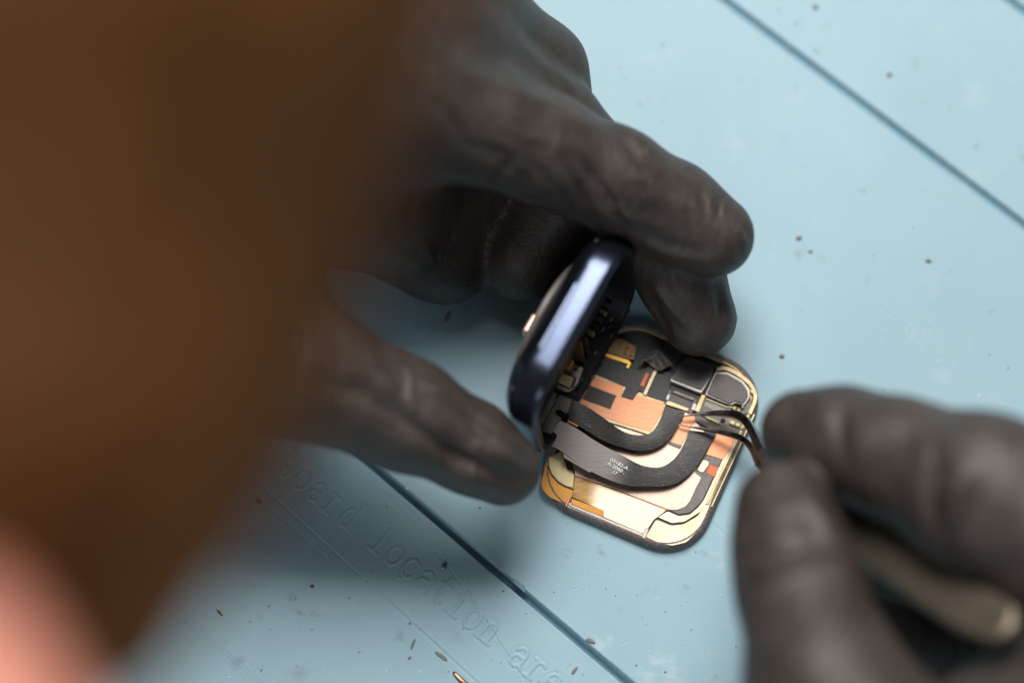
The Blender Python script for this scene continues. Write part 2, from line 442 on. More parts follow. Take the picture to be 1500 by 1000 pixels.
def pld(Q, poly):
    """distance to a pixel polyline and parameter along it"""
    best = np.full(len(Q), 1e9); tt = np.zeros(len(Q)); poly = np.array(poly, float); n = len(poly) - 1
    for i in range(n):
        a, b = poly[i], poly[i + 1]; ba = b - a
        t = np.clip(((Q - a) @ ba) / (ba @ ba), 0, 1)
        d = np.linalg.norm(Q - a - t[:, None] * ba, axis=1)
        m = d < best; best[m] = d[m]; tt[m] = (i + t[m]) / n
    return best, tt

def sculpt(V, F, folds):
    """press wrinkles into the glove: (polyline, width, depth in mm), negative depth raises a ridge"""
    N = normals(V, F); Q = proj(V); vd = CAM - V; vd /= np.linalg.norm(vd, axis=1)[:, None]
    face = np.clip((N * vd).sum(1) * 2.2, 0, 1)
    D = np.zeros(len(V))
    for poly, w, dep, zmin in folds:
        poly = [tuple(q) for q in spline(poly, 24)] if len(poly) > 2 else poly
        d, t = pld(Q, poly)
        env = np.sin(np.pi * np.clip(t, .03, .97)) ** .6
        f = 1.45 * np.exp(-(d / (w * .75)) ** 2) - .42 * np.exp(-((d - 2.0 * w) / w) ** 2)
        D -= dep * f * env * face * (V[:, 2] > zmin)
    return V + N * D[:, None]

# ------------------------------------------------------------------ the mat
gdir = (P(1500, 330) - P(1060, 0)); gdir /= np.linalg.norm(gdir)
gd2 = (P(920, 1000) - P(550, 685)); gd2 /= np.linalg.norm(gd2)
G1 = (P(1060, 0), gdir); G2 = (P(550, 685), gd2)
G3 = (P(1478, 0), gdir)
G4 = (P(700, 1000) + np.array([-52.0, -40.0, 0]), gd2)

def linedist(X, Y, g):
    p, d = g
    return (X - p[0]) * -d[1] + (Y - p[1]) * d[0]

def arc(cx, cy, rx, ry, a0, a1, n=14):
    return [(cx + rx * math.cos(math.radians(a0 + (a1 - a0) * i / n)), cy + ry * math.sin(math.radians(a0 + (a1 - a0) * i / n))) for i in range(n + 1)]
GLY = {  # serif letters of a typewriter face: strokes in units of the ascender height
    'o': [arc(.30, .31, .25, .31, 0, 360, 26)],
    'b': [[(.02, .98), (.12, .98), (.12, 0)], arc(.31, .31, .21, .31, 0, 360, 24)],
    'd': [[(.38, .98), (.48, .98), (.48, 0), (.58, 0)], arc(.29, .31, .21, .31, 0, 360, 24)],
    'a': [arc(.28, .44, .19, .18, 160, 0, 10) + [(.47, .1), (.58, .0)], arc(.26, .17, .20, .17, 60, 330, 18) + [(.47, .2)], [(.47, .36), (.30, .34)]],
    'r': [[(.04, .62), (.18, .62), (.18, 0)], [(.04, 0), (.36, 0)], arc(.38, .38, .20, .24, 180, 50, 10)],
    'l': [[(.12, .98), (.30, .98), (.30, 0)], [(.08, 0), (.52, 0)]],
    'c': [arc(.31, .31, .25, .31, 45, 320, 22), [(.49, .40), (.49, .60)]],
    't': [[(.22, .86), (.22, .16)] + arc(.36, .14, .14, .14, 180, 320, 8), [(.04, .62), (.50, .62)]],
    'i': [[(.12, .62), (.30, .62), (.30, 0)], [(.08, 0), (.52, 0)], arc(.29, .86, .035, .035, 0, 360, 8)],
    'n': [[(.02, .62), (.13, .62), (.13, 0)], [(.0, 0), (.26, 0)], arc(.30, .40, .17, .22, 180, 0, 12) + [(.47, 0)], [(.36, 0), (.60, 0)]],
    'e': [[(.06, .33), (.54, .33)] + arc(.30, .31, .24, .31, 0, 320, 24)],
}
def build_mat():
    def axis(lo, flo, fhi, hi, fine, mid):
        return np.unique(np.round(np.concatenate([
            np.linspace(-330, lo - 25, 30), np.arange(lo - 25, lo, .8), np.arange(lo, flo, mid), np.arange(flo, fhi, fine),
            np.arange(fhi, hi, mid), np.arange(hi, hi + 25, .8), np.linspace(hi + 25, 330, 30)]), 4))
    xs = axis(-108, -66, 18, 108, .18, .36); ys = axis(-74, -70, -20, 78, .18, .36)
    X, Y = np.meshgrid(xs, ys, indexing='ij')
    Z = np.zeros_like(X)
    def groove(g, w, dep, f=.55):
        d = np.abs(linedist(X, Y, g)); return -dep * np.clip((w - d) / (w * f), 0, 1)
    d1 = np.abs(linedist(X, Y, G1))
    Z = np.minimum(Z, groove(G1, .80, 1.9)); Z = np.minimum(Z, groove(G2, .80, 2.8)); Z = np.minimum(Z, groove(G3, .80, 1.9))
    # soft raised lip beside each groove
    for g in (G1, G2, G3):
        d = np.abs(linedist(X, Y, g)); Z += .03 * np.exp(-((d - 1.05) / .3) ** 2)
    # the band that carries the lettering is a shallow step
    p0, p1 = P(410, 735), P(700, 1000); d = (p1 - p0) / np.linalg.norm(p1 - p0)
    s = linedist(X, Y, (p0, d)); Z += np.where(np.abs(s) < 12, -.09 * np.exp(-(s / .2) ** 2) + .045 * np.exp(-((s - .4) / .22) ** 2), 0)
    p2 = P(395, 742); s2 = linedist(X, Y, (p2, d)); along = (X - p2[0]) * d[0] + (Y - p2[1]) * d[1]
    Z -= .06 * np.exp(-(s2 / .2) ** 2) * (along < 16)
    # thin cut and other scratches
    def scratch(pix, w, dep):
        nonlocal Z
        for (a, b) in zip(pix, pix[1:]):
            A, B = P(*a)[:2], P(*b)[:2]; ba = B - A
            lo = np.minimum(A, B) - 1; hi = np.maximum(A, B) + 1
            i0, i1 = np.searchsorted(xs, [lo[0], hi[0]]); j0, j1 = np.searchsorted(ys, [lo[1], hi[1]])
            x = X[i0:i1, j0:j1] - A[0]; y = Y[i0:i1, j0:j1] - A[1]
            t = np.clip((x * ba[0] + y * ba[1]) / (ba @ ba), 0, 1)
            dd = np.hypot(x - t * ba[0], y - t * ba[1])
            Z[i0:i1, j0:j1] += -dep * np.exp(-(dd / w) ** 2) + dep * .5 * np.exp(-((dd - 1.7 * w) / w) ** 2)
    scratch([(562, 720), (600, 762), (646, 816)], .35, .05)
    scratch([(646, 816), (690, 876), (730, 938), (770, 998), (790, 1030)], .16, .13)
    scratch([(264, 890), (300, 884), (326, 866)], .14, .08)
    scratch([(672, 770), (684, 786), (687, 796)], .12, .07)
    scratch([(962, 855), (963, 874)], .12, .07)
    scratch([(1042, 765), (1066, 786), (1080, 800)], .2, .08)
    scratch([(1290, 450), (1340, 490), (1375, 527)], .3, .05)
    for _ in range(60):
        x = random.uniform(300, 1480); y = random.uniform(200, 990); a = random.uniform(0, 6.28); l = random.uniform(4, 16)
        scratch([(x, y), (x + l * math.cos(a), y + l * math.sin(a))], .13, random.uniform(.02, .06))
    # ruler ticks moulded along the lower left
    t0, t1 = P(272, 915), P(384, 1010); td = (t1 - t0); L = np.linalg.norm(td); td /= L; tn = np.array([-td[1], td[0], 0])
    for k in range(-22, 34):
        p = t0 + td * k * .78; ln = 2.6 if k % 10 == 0 else 2.0 if k % 5 == 0 else 1.45
        a, b = proj(np.array([p, p + tn * ln * 1.0]))
        scratch([tuple(a), tuple(b)], .13, .09)
    # lettering
    word = 'board location area'; o = P(411, 696); e = P(546, 806)
    bd = (e - o) / np.linalg.norm(e - o); pitch = np.linalg.norm(e - o) / 6.0; up = np.array([-bd[1], bd[0], 0]); asc = 6.0
    dm = np.full_like(X, 9.0)
    for i, ch in enumerate(word):
        for st in GLY.get(ch, []):
            Q = [(o + bd * (i * pitch + (u - .3) * asc * .86) + up * v * asc)[:2] for u, v in st]
            for A, B in zip(Q, Q[1:]):
                ba = B - A; q = ba @ ba
                if q < 1e-9: continue
                lo = np.minimum(A, B) - 1.2; hi = np.maximum(A, B) + 1.2
                i0, i1 = np.searchsorted(xs, [lo[0], hi[0]]); j0, j1 = np.searchsorted(ys, [lo[1], hi[1]])
                x = X[i0:i1, j0:j1] - A[0]; y = Y[i0:i1, j0:j1] - A[1]
                t = np.clip((x * ba[0] + y * ba[1]) / q, 0, 1)
                dm[i0:i1, j0:j1] = np.minimum(dm[i0:i1, j0:j1], np.hypot(x - t * ba[0], y - t * ba[1]))
    Z += .12 * np.clip((.38 - dm) / .17, 0, 1) - .065 * np.exp(-((dm - .50) / .13) ** 2)
    # silicone is never quite flat
    Z += .05 * np.sin(X * .11 + 1) * np.sin(Y * .13 + .5)
    Z *= np.clip((132 - np.abs(X)) / 6, 0, 1) * np.clip((101 - Y) / 6, 0, 1) * np.clip((97 + Y) / 6, 0, 1)
    nx, ny = X.shape
    V = np.stack([X, Y, Z], -1).reshape(-1, 3)
    idx = np.arange(nx * ny).reshape(nx, ny)
    F = np.stack([idx[:-1, :-1], idx[1:, :-1], idx[1:, 1:], idx[:-1, 1:]], -1).reshape(-1, 4)
    # skirt down to the table
    edge = np.concatenate([idx[:, 0], idx[-1, 1:], idx[-2::-1, -1], idx[0, -2:0:-1]])
    ev = V[edge].copy(); ev[:, 2] = -3.0; k0 = len(V); V = np.vstack([V, ev]); n = len(edge)
    a = np.arange(n); b = (a + 1) % n
    F = np.vstack([F, np.stack([edge[a], k0 + a, k0 + b, edge[b]], 1)])
    me = bpy.data.meshes.new('repair_mat')
    me.vertices.add(len(V)); me.vertices.foreach_set('co', (V * MM).astype(np.float32).ravel())
    me.loops.add(len(F) * 4); me.loops.foreach_set('vertex_index', F.astype(np.int32).ravel())
    me.polygons.add(len(F)); me.polygons.foreach_set('loop_start', np.arange(0, len(F) * 4, 4, dtype=np.int32))
    me.update(calc_edges=True); me.shade_smooth(); me.materials.append(M['mat'])
    ob = bpy.data.objects.new('repair_mat', me); COL.objects.link(ob)
    tag(ob, 'pale blue silicone work mat with moulded grooves and the words board location area', 'mat')
build_mat()
tv = [(-900, -900, -6), (900, -900, -6), (900, 900, -6), (-900, 900, -6), (-900, -900, -3.05), (900, -900, -3.05), (900, 900, -3.05), (-900, 900, -3.05)]
tb = build('table_top', tv, [(0, 3, 2, 1), (4, 5, 6, 7), (0, 1, 5, 4), (1, 2, 6, 5), (2, 3, 7, 6), (3, 0, 4, 7)], M['wood'], smooth=False)
tb['kind'] = 'structure'

# ------------------------------------------------------------------ the opened watch
watch = empty('opened_smartwatch', P(890, 650, 0), 'opened navy smartwatch, case propped upright on edge beside its exposed screen back', 'smartwatch')

# --- screen module lying face down
C4 = [P(771, 726, 1)[:2], P(1012, 827, 1)[:2], P(1133, 552, 1)[:2], P(893, 452, 1)[:2]]
def quad_ring(inset, r, z, n=10):
    L = []
    for i in range(4):
        a, b = C4[i], C4[(i + 1) % 4]; d = (b - a) / np.linalg.norm(b - a); nn = np.array([-d[1], d[0]])
        L.append((a + nn * inset, d))
    c = []
    for i in range(4):
        (p, d), (q, e) = L[i - 1], L[i]
        den = d[0] * e[1] - d[1] * e[0]; t = ((q - p)[0] * e[1] - (q - p)[1] * e[0]) / den
        c.append(p + d * t)
    out = []
    for i in range(4):
        p = c[i]; a = (c[i - 1] - p); b = (c[(i + 1) % 4] - p); a /= np.linalg.norm(a); b /= np.linalg.norm(b)
        rr = max(r - inset, .3); half = math.acos(np.clip(a @ b, -1, 1)) / 2
        m = (a + b) / np.linalg.norm(a + b); cen = p + m * rr / math.sin(half); t = rr / math.tan(half)
        s = p + a * t - cen; e = p + b * t - cen
        a0 = math.atan2(s[1], s[0]); a1 = math.atan2(e[1], e[0])
        while a1 < a0: a1 += 2 * math.pi
        for k in range(n + 1):
            an = a0 + (a1 - a0) * k / n; out.append((cen[0] + rr * math.cos(an), cen[1] + rr * math.sin(an), z))
    return out
RAD = 9.0
V, F = loft([quad_ring(i, RAD, z) for i, z in ((3.0, .1), (.9, .15), (.25, .4), (.02, .8), (.05, 1.2), (.3, 1.75), (.65, 2.2), (1.0, 2.4), (1.2, 2.36), (1.25, 2.0))])
screen = build('screen_module', V, F, M['rim'], watch)
V, F = loft([quad_ring(i, RAD, z) for i, z in ((1.26, 2.02), (1.26, 2.26), (1.34, 2.3), (1.62, 2.3), (1.68, 2.26), (1.68, 2.02))], False, False)
sharp(build('gold_border', V, F, M['gold'], screen))
V, F = loft([quad_ring(i, RAD, z) for i, z in ((1.7, 2.0), (1.7, 2.1))], False, True)
sharp(build('inner_floor', V, F, M['black'], screen))

def part(name, pix, z0, z1, m, **k): return prism(name, pix, z0, z1, M[m], screen, **k)
# bottom: plates
part('corner_plate', [(945, 786), (961, 760), (983, 769), (1001, 767), (1022, 755), (1036, 730), (1044, 712), (1048, 718), (1034, 755), (1022, 778), (1006, 794), (985, 799), (968, 796)], 2.1, 2.34, 'pale', rnd=4)
part('corner_band', [(963, 757), (978, 748), (994, 755), (1010, 753), (1023, 742), (1031, 731), (1047, 697), (1076, 633), (1083, 636), (1051, 705), (1040, 730), (1025, 750), (1003, 764), (984, 766)], 2.1, 2.42, 'pale', rnd=2)
part('foam_strip', [(979, 746), (994, 753), (1010, 751), (1022, 741), (1030, 731), (1046, 696), (1060, 665), (1020, 655), (1012, 700), (1000, 730), (985, 738)], 2.1, 2.38, 'grey', rnd=1)
part('back_plate', [(836, 660), (842, 696), (900, 716), (950, 735), (978, 746), (991, 747), (1004, 742), (1011, 734), (1021, 712), (1028, 699), (1018, 692), (1040, 640), (1003, 600), (880, 600)], 2.1, 2.5, 'rose', rnd=3)
part('flex_plate', [(842, 697), (870, 706), (950, 736), (977, 746.5), (958, 761), (945, 780), (941, 781), (884, 757), (884, 748), (838, 728)], 2.1, 2.44, 'plated_film', rnd=1)
part('amber_fold', [(837, 729), (888, 748), (884, 757), (836, 738)], 2.1, 2.40, 'amber', rnd=1)
part('folded_edge', [(833, 737), (942, 781), (941, 787), (830, 742)], 2.1, 2.36, 'silver', rnd=1)
part('amber_corner', [(800, 675), (840, 690), (842, 716), (835, 735), (829, 739), (805, 728), (795, 718), (792, 708)], 2.1, 2.34, 'amber', rnd=4)
part('cream_pad', [(804, 670), (822, 660), (832, 690), (842, 694), (839, 714), (828, 711), (817, 704), (808, 693), (804, 682)], 2.2, 2.5, 'cream', rnd=2)
part('seam_line', strip([(803, 682), (808, 695), (818, 706), (828, 712), (841, 716.5)], 1.6), 2.2, 2.56, 'black', bevel=.02)
part('hairline_seam', strip([(842, 696.5), (900, 716.5), (950, 735.5), (979, 747)], 1.0), 2.3, 2.53, 'rust', bevel=.02)
part('clip', strip([(835, 726), (831, 736), (829, 741)], 3), 2.2, 2.75, 'pin')
part('end_tab', [(945, 772), (951, 774), (945, 789), (940, 787)], 2.2, 2.5, 'silver', rnd=1)
# right channel
part('edge_rail', strip([(1098, 604), (1090, 622), (1047, 712), (1036, 738)], 4.0), 2.1, 2.62, 'gold')
part('edge_rail', strip([(1105, 606), (1094, 630), (1056, 712), (1042, 742)], 2.6), 2.1, 2.5, 'gold')
part('foam_strip', [(1035, 666), (1058, 673), (1052, 684), (1031, 677)], 2.1, 2.52, 'grey', rnd=1)
part('side_tab', [(1030, 672), (1038, 675), (1039, 680), (1030, 692), (1026, 691), (1021, 688)], 2.1, 2.6, 'rose', rnd=3)
part('textured_pad', [(1039, 679), (1053, 684), (1048, 700), (1034, 692)], 2.1, 2.45, 'rust', rnd=1)
part('copper_patch', [(1049, 632), (1078, 638), (1074, 650), (1059, 673), (1034, 665)], 2.1, 2.56, 'copper', rnd=1)
# middle and upper: copper shield
part('shield_edge', [(844, 589), (866, 545), (882, 549), (917, 560), (917, 566), (931, 572), (943, 576), (974, 587), (976, 601), (954, 638), (880, 614)], 2.1, 2.72, 'gold')
part('copper_shield', [(848, 586), (867, 551), (913, 565), (909, 580), (926, 586), (931, 579), (944, 582), (972, 590), (973, 600), (953, 632), (882, 611)], 2.3, 2.80, 'copper')
part('shield_groove', strip([(880, 614.5), (949, 636)], 1.5), 2.3, 2.78, 'black', bevel=.02)
part('copper_strip', [(1010, 604), (1018, 609), (1018, 615), (998, 653), (980, 648), (994, 622)], 2.3, 2.64, 'copper')
part('grey_tape', [(981, 646), (999, 652), (996, 657), (979, 650)], 2.3, 2.7, 'grey')
part('black_film', [(863, 564), (903, 579), (894, 599), (853, 584)], 2.6, 2.9, 'black', bevel=.03)
part('black_film', [(872, 547), (882, 521), (920, 536), (946, 547), (936, 572), (927, 585), (910, 579.5), (917, 566)], 2.6, 2.98, 'black', bevel=.03)
part('black_film', [(966, 540), (986, 548), (975, 588), (947, 579)], 2.6, 2.96, 'black', bevel=.03)
part('black_film', [(952, 533), (963, 538), (946, 575), (936, 572), (930, 562)], 2.5, 2.92, 'black', rnd=3, bevel=.03)
part('orange_mark', [(946, 545), (952, 547), (943, 567), (937, 564)], 2.8, 3.0, 'rust', rnd=1)
part('gold_bar', strip([(963, 537), (944, 578)], 5.5), 2.5, 3.1, 'gold', rnd=1)
part('gold_bracket', [(887, 516), (921, 527), (925, 531), (921, 540), (917, 538), (919, 533), (884, 521)], 2.5, 3.3, 'brightgold', rnd=1)
pb = part('contact_board', [(888, 499), (896, 492), (912, 497), (932, 507), (929, 527), (921, 526), (887, 515)], 2.4, 3.1, 'brownfilm', rnd=2)
def bead(pix, z, r, m, parent, name='contact', squash=.7):
    c = P(*pix, z); V = []; F = []; nu, nv = 12, 7
    for j in range(nv + 1):
        th = math.pi * j / nv
        for i in range(nu):
            a = 2 * math.pi * i / nu
            V.append((c[0] + r * math.sin(th) * math.cos(a), c[1] + r * math.sin(th) * math.sin(a), c[2] + squash * r * math.cos(th)))
    for j in range(nv):
        for i in range(nu):
            F.append((j * nu + i, (j + 1) * nu + i, (j + 1) * nu + (i + 1) % nu, j * nu + (i + 1) % nu))
    return build(name, V, F, M[m], parent)
for q in ((891, 506), (895, 499), (908, 506), (919, 511), (916, 518), (927, 514), (924, 521)):
    bead(q, 3.15, .36, 'brightgold', screen, 'spring_contact')
# crumpled foil beside the fingertip
Vf = []; Ff = []; nxx, nyy = 14, 10
cor = np.array([[(934, 530), (958, 512)], [(968, 540), (984, 528)]], float)
for i in range(nxx):
    for j in range(nyy):
        u, v = i / (nxx - 1), j / (nyy - 1)
        q = (cor[0, 0] * (1 - u) + cor[1, 0] * u) * (1 - v) + (cor[0, 1] * (1 - u) + cor[1, 1] * u) * v
        z = 4.0 + .7 * math.sin(u * 7 + v * 3) * math.cos(v * 6 - u * 2) + .25 * random.uniform(-1, 1)
        Vf.append(P(q[0], q[1] - 4 * math.sin(u * 5), z))
for i in range(nxx - 1):
    for j in range(nyy - 1):
        a = i * nyy + j; Ff.append((a, a + nyy, a + nyy + 1, a + 1))
fo = build('crumpled_foil', Vf, Ff, M['grey'], screen)
sm = fo.modifiers.new('thick', 'SOLIDIFY'); sm.thickness = .00012
# right top modules
part('driver_can', [(980, 558), (996, 531), (1008, 524), (1044, 536), (1043, 552), (1028, 577)], 2.1, 3.2, 'silver', rnd=3, bevel=.2)
part('driver_cover', [(984, 555), (998, 530), (1008, 523), (1044, 535), (1041, 551), (1027, 571)], 3.1, 3.42, 'chip', rnd=2)
part('speaker_can', [(1032, 578), (1047, 544), (1066, 544), (1089, 557), (1099, 570), (1099, 582), (1091, 594), (1077, 590), (1072, 594), (1060, 590)], 2.1, 3.1, 'silver', rnd=3, bevel=.15)
part('speaker_cover', [(1035, 576), (1049, 547), (1066, 548), (1086, 559), (1095, 571), (1096, 581), (1089, 591), (1077, 587), (1070, 591), (1060, 587)], 3.0, 3.36, 'chip', rnd=3)
part('curved_rail', strip([tuple(q) for q in spline([(1049, 541), (1063, 539), (1080, 547), (1097, 560), (1105, 573), (1106, 586), (1098, 606)], 22)], 6), 2.1, 2.9, 'gold')
part('rail_step', strip([(1099, 571), (1104, 576)], 3), 2.5, 3.0, 'cream')
sk = part('connector_socket', [(979, 569), (1022, 585), (1014, 606), (972, 591)], 2.1, 2.8, 'grey', rnd=1)
part('socket_slot', [(984, 570), (1018, 583), (1016, 588), (982, 575)], 2.7, 3.05, 'black', rnd=2)
part('socket_body', [(982, 577), (1014, 589), (1009, 601), (977, 590)], 2.7, 2.95, 'chip', rnd=1)
for k in range(12):
    u = k / 11; x = 988 + 27 * u; y = 573.5 + 10.3 * u
    part('pin', [(x, y - 1.6), (x + 1.1, y - 1.2), (x + .4, y + 1.4), (x - .7, y + 1.0)], 3.0, 3.12, 'cream', bevel=.02)
part('solder_tab', [(978, 577), (982, 578.5), (979, 586), (975, 584.5)], 2.7, 3.05, 'silver')
part('solder_tab', [(1016, 590), (1021, 592), (1017, 601), (1012, 599)], 2.7, 3.05, 'silver')
part('gold_bar', [(977, 587), (981, 587), (1010, 598), (1007, 602), (975, 592)], 2.6, 3.0, 'gold', rnd=1)
part('gold_bar', [(1028, 577), (1034, 579), (1024, 604), (1017, 601)], 2.3, 3.0, 'gold', rnd=1)
part('ribbed_base', [(1032, 584), (1064, 597), (1072, 598), (1068, 606), (1024, 604)], 2.1, 2.7, 'grey')
for k in range(16):
    x = 1035 + 1.9 * k; y = 588 + .78 * k
    part('rib', strip([(x, y), (x - 3.2, y + 6.5)], .8), 2.6, 2.86, 'silver', bevel=.02)
part('gold_trace', strip([(1033, 583), (1064, 595.5), (1073, 596)], 1.4), 2.3, 2.95, 'gold', bevel=.03)
part('lower_board', [(1016, 605), (1066, 606), (1092, 622), (1084, 640), (1050, 632), (1018, 616)], 2.1, 2.5, 'grey')
part('cream_bar', [(1026, 606), (1055, 617), (1053, 621), (1036, 613)], 2.4, 2.9, 'cream', rnd=1)
bead((1059, 615), 2.7, .45, 'chip', screen, 'screw_head')
for a in ([(1070, 614), (1078, 617), (1076, 623), (1068, 620)], [(1078.5, 617), (1085, 620), (1083, 626), (1076.5, 623)], [(1086, 621), (1090, 623), (1088, 629), (1084, 627)],
          [(1074, 594), (1079, 595), (1077, 601), (1073, 599)], [(1081, 597), (1086, 599), (1084, 603), (1079, 601)]):
    part('gold_component', a, 2.4, 3.1, 'cream', rnd=1.2, bevel=.15)
bead((1088, 596), 2.8, .4, 'silver', screen, 'solder_dot')
part('board_under_rail', [(1090, 594), (1100, 584), (1102, 590), (1096, 606), (1084, 606)], 2.1, 2.55, 'grey')

Vg = []; Fg = []
for k in range(170):
    x, y = random.uniform(800, 1105), random.uniform(500, 800)
    c = P(x, y, 2.62 + (.35 if y < 600 else 0)); u = c[:2]
    if any(((b - a)[0] * (u - a)[1] - (b - a)[1] * (u - a)[0]) / np.linalg.norm(b - a) < 2.2 for a, b in zip(C4, C4[1:] + C4[:1])): continue
    sg = random.choice((.03, .04, .05, .07, .1)); n0 = len(Vg)
    for q in ((1, 0, 0), (-.5, .87, 0), (-.5, -.87, 0), (0, 0, .8)): Vg.append(c + sg * np.array(q) * (1 + .6 * rng.uniform(-1, 1, 3)))
    Fg += [(n0, n0 + 1, n0 + 3), (n0 + 1, n0 + 2, n0 + 3), (n0 + 2, n0, n0 + 3), (n0, n0 + 2, n0 + 1)]
gr = build('grit', Vg, Fg, M['dirt'], screen, smooth=False); gr['kind'] = 'stuff'
# --- ribbon cables
c1 = ribbon('ribbon_cable', [(815, 578), (846, 588), (879, 608), (912, 631), (937, 637), (955, 632), (967, 614), (974, 594)],
            [(812, 606), (844, 621), (882, 644), (912, 655), (937, 660), (963, 655), (984, 638), (1004, 604)],
            [5.6, 5.8, 5.2, 4.5, 4.2, 4.0, 3.8, 3.3], M['cable'], watch, bow=.06)
prism('edge_burr', strip([(858, 620), (866, 626)], 1), 5.3, 5.75, M['silver'], c1)
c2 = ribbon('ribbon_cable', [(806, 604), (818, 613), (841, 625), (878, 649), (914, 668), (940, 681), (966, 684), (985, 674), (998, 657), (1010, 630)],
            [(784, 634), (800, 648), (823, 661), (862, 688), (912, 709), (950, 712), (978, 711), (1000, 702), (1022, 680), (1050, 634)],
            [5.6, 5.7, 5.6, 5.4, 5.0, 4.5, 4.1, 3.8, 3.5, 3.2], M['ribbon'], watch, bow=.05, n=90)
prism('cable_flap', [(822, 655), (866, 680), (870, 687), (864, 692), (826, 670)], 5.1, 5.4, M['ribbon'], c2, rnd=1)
def print_text(txt, pix0, pix1, size, z, parent):
    fc = bpy.data.curves.new('printed_text', 'FONT'); fc.body = txt; fc.size = size; fc.extrude = .012; fc.offset = .02
    t = bpy.data.objects.new('tmp', fc); COL.objects.link(t)
    bpy.context.view_layer.update()
    me = bpy.data.meshes.new_from_object(t.evaluated_get(bpy.context.evaluated_depsgraph_get()))
    V = np.array([v.co[:] for v in me.vertices]); F = [list(p.vertices) for p in me.polygons]
    bpy.data.objects.remove(t)
    a, b = P(*pix0, z), P(*pix1, z); d = (b - a); L = np.linalg.norm(d); d /= L; u = np.array([-d[1], d[0], 0])
    V[:, 0] *= L / V[:, 0].max()
    W = a + V[:, :1] * d + V[:, 1:2] * u + V[:, 2:3] * np.array([0, 0, 1.])
    return build('printed_text', W, F, M['ink'], parent, smooth=False)
print_text('03182-A', (893, 674.5), (919, 688.5), .95, 5.45, c2)
print_text('A 2050 .', (889, 680), (914, 694), .95, 5.45, c2)
print_text('17', (896, 692), (903, 696), .95, 5.45, c2)

# --- case standing on its long edge
base_a, base_b = P(797, 682, 3.0), P(938, 432, 3.0)
U3 = base_b - base_a; LEN = np.linalg.norm(U3); U3 /= LEN
W3 = np.cross(np.array([0, 0, 1.]), U3)          # away from the screen
lean = math.radians(5.0)
V3 = np.array([0, 0, 1.]) * math.cos(lean) + W3 * math.sin(lean); W3 = np.cross(V3, U3); W3 /= np.linalg.norm(W3)
HGT = 35.0; CR = 9.5
def cpt(u, v, w): return base_a + U3 * u + V3 * v + W3 * w
def case_ring(inset, w, r=CR, n=12):
    out = []; rr = max(r - inset, .6)
    for cx, cy, a0 in ((LEN - inset - rr, HGT - inset - rr, 0), (inset + rr, HGT - inset - rr, 90), (inset + rr, inset + rr, 180), (LEN - inset - rr, inset + rr, 270)):
        for k in range(n + 1):
            a = math.radians(a0 + 90 * k / n); out.append(cpt(cx + rr * math.cos(a), cy + rr * math.sin(a), w))
    return out
prof = [(i, w * .76) for i, w in [(3.2, 8.2), (2.3, 7.2), (2.0, 4.0), (1.9, .9), (1.75, .25), (1.5, .05), (1.15, 0), (.85, .06), (.4, .3), (.13, .75), (.035, 1.5), (.008, 2.8), (0, 4.0), (.01, 5.2), (.07, 6.2), (.4, 7.3), (1.4, 8.5), (2.5, 9.5), (4.0, 10.2), (5.2, 10.5), (5.6, 10.55)]]
V, F = loft([case_ring(i, w) for i, w in prof[4:]], close_start=False)
case = sharp(build('watch_case', V, F, M['blue'], watch), 60)
V, F = loft([case_ring(i, w) for i, w in prof[:5]], close_end=False)
sharp(build('case_lining', V, F, M['lining'], case), 60)
def disc(name, cu, cv, prof, m, n=72, parent=case):
    prof = [(r, w - 2.5) for r, w in prof]
    rings = [[cpt(cu + r * math.cos(2 * math.pi * k / n), cv + r * math.sin(2 * math.pi * k / n), w) for k in range(n)] for r, w in prof]
    V, F = loft(rings); return sharp(build(name, V, F, M[m], parent), 40)
cu, cv = LEN / 2, HGT / 2
disc('crystal_rim', cu, cv, [(13.2, 10.3), (13.9, 10.35), (14.2, 10.7), (14.2, 11.3), (14.15, 11.42), (13.95, 11.42)], 'grey')
disc('back_crystal', cu, cv, [(13.95, 11.40), (13.0, 11.5), (12.4, 11.7), (10.5, 12.3), (8.0, 12.7), (5, 12.95), (2, 13.0), (.3, 13.02)], 'crystal')
def cbox(name, u0, u1, v0, v1, w0, w1, m):
    V = [cpt(u, v, w) for w in (w0, w1) for u, v in ((u0, v0), (u1, v0), (u1, v1), (u0, v1))]
    o = build(name, V, [(0, 3, 2, 1), (4, 5, 6, 7), (0, 1, 5, 4), (1, 2, 6, 5), (2, 3, 7, 6), (3, 0, 4, 7)], M[m], case, smooth=False)
    b = o.modifiers.new('soft', 'BEVEL'); b.width = .00012; b.segments = 2
    return o
sl = cbox('crystal_glint', cu - 2.6, cu + 1.8, cv - 1.5, cv + 1.6, 9.0, 12.6, 'lens'); sl.modifiers['soft'].width = .0007; sl.modifiers['soft'].segments = 4  # solid pink block shaped to give the highlight on the back crystal
cbox('side_button', LEN * .30, LEN * .66, HGT - .6, HGT + .01, 4.2, 4.9, 'blue')
cbox('inner_board', 3.0, LEN - 3.0, 2.4, HGT - 3.2, 4.8, 6.2, 'black')
cbox('battery', 14, LEN - 5, 11, HGT - 5, 3.4, 4.78, 'black')
cbox('copper_bracket', 20.4, 21.0, 2.6, 15, 2.4, 4.6, 'brownfilm')
cbox('copper_bracket', 22.4, 22.8, 2.6, 12, 2.4, 4.6, 'brownfilm')
cbox('gold_comb', 17.2, 19.0, 5.2, 7.2, 3.6, 4.78, 'brightgold')
for k in range(7): cbox('small_component', 23.8 + k * 1.6, 24.7 + k * 1.6, 2.5 + (k % 3) * .5, 3.7 + (k % 2), 3.2, 4.78, ('chip', 'gold', 'chip')[k % 3])
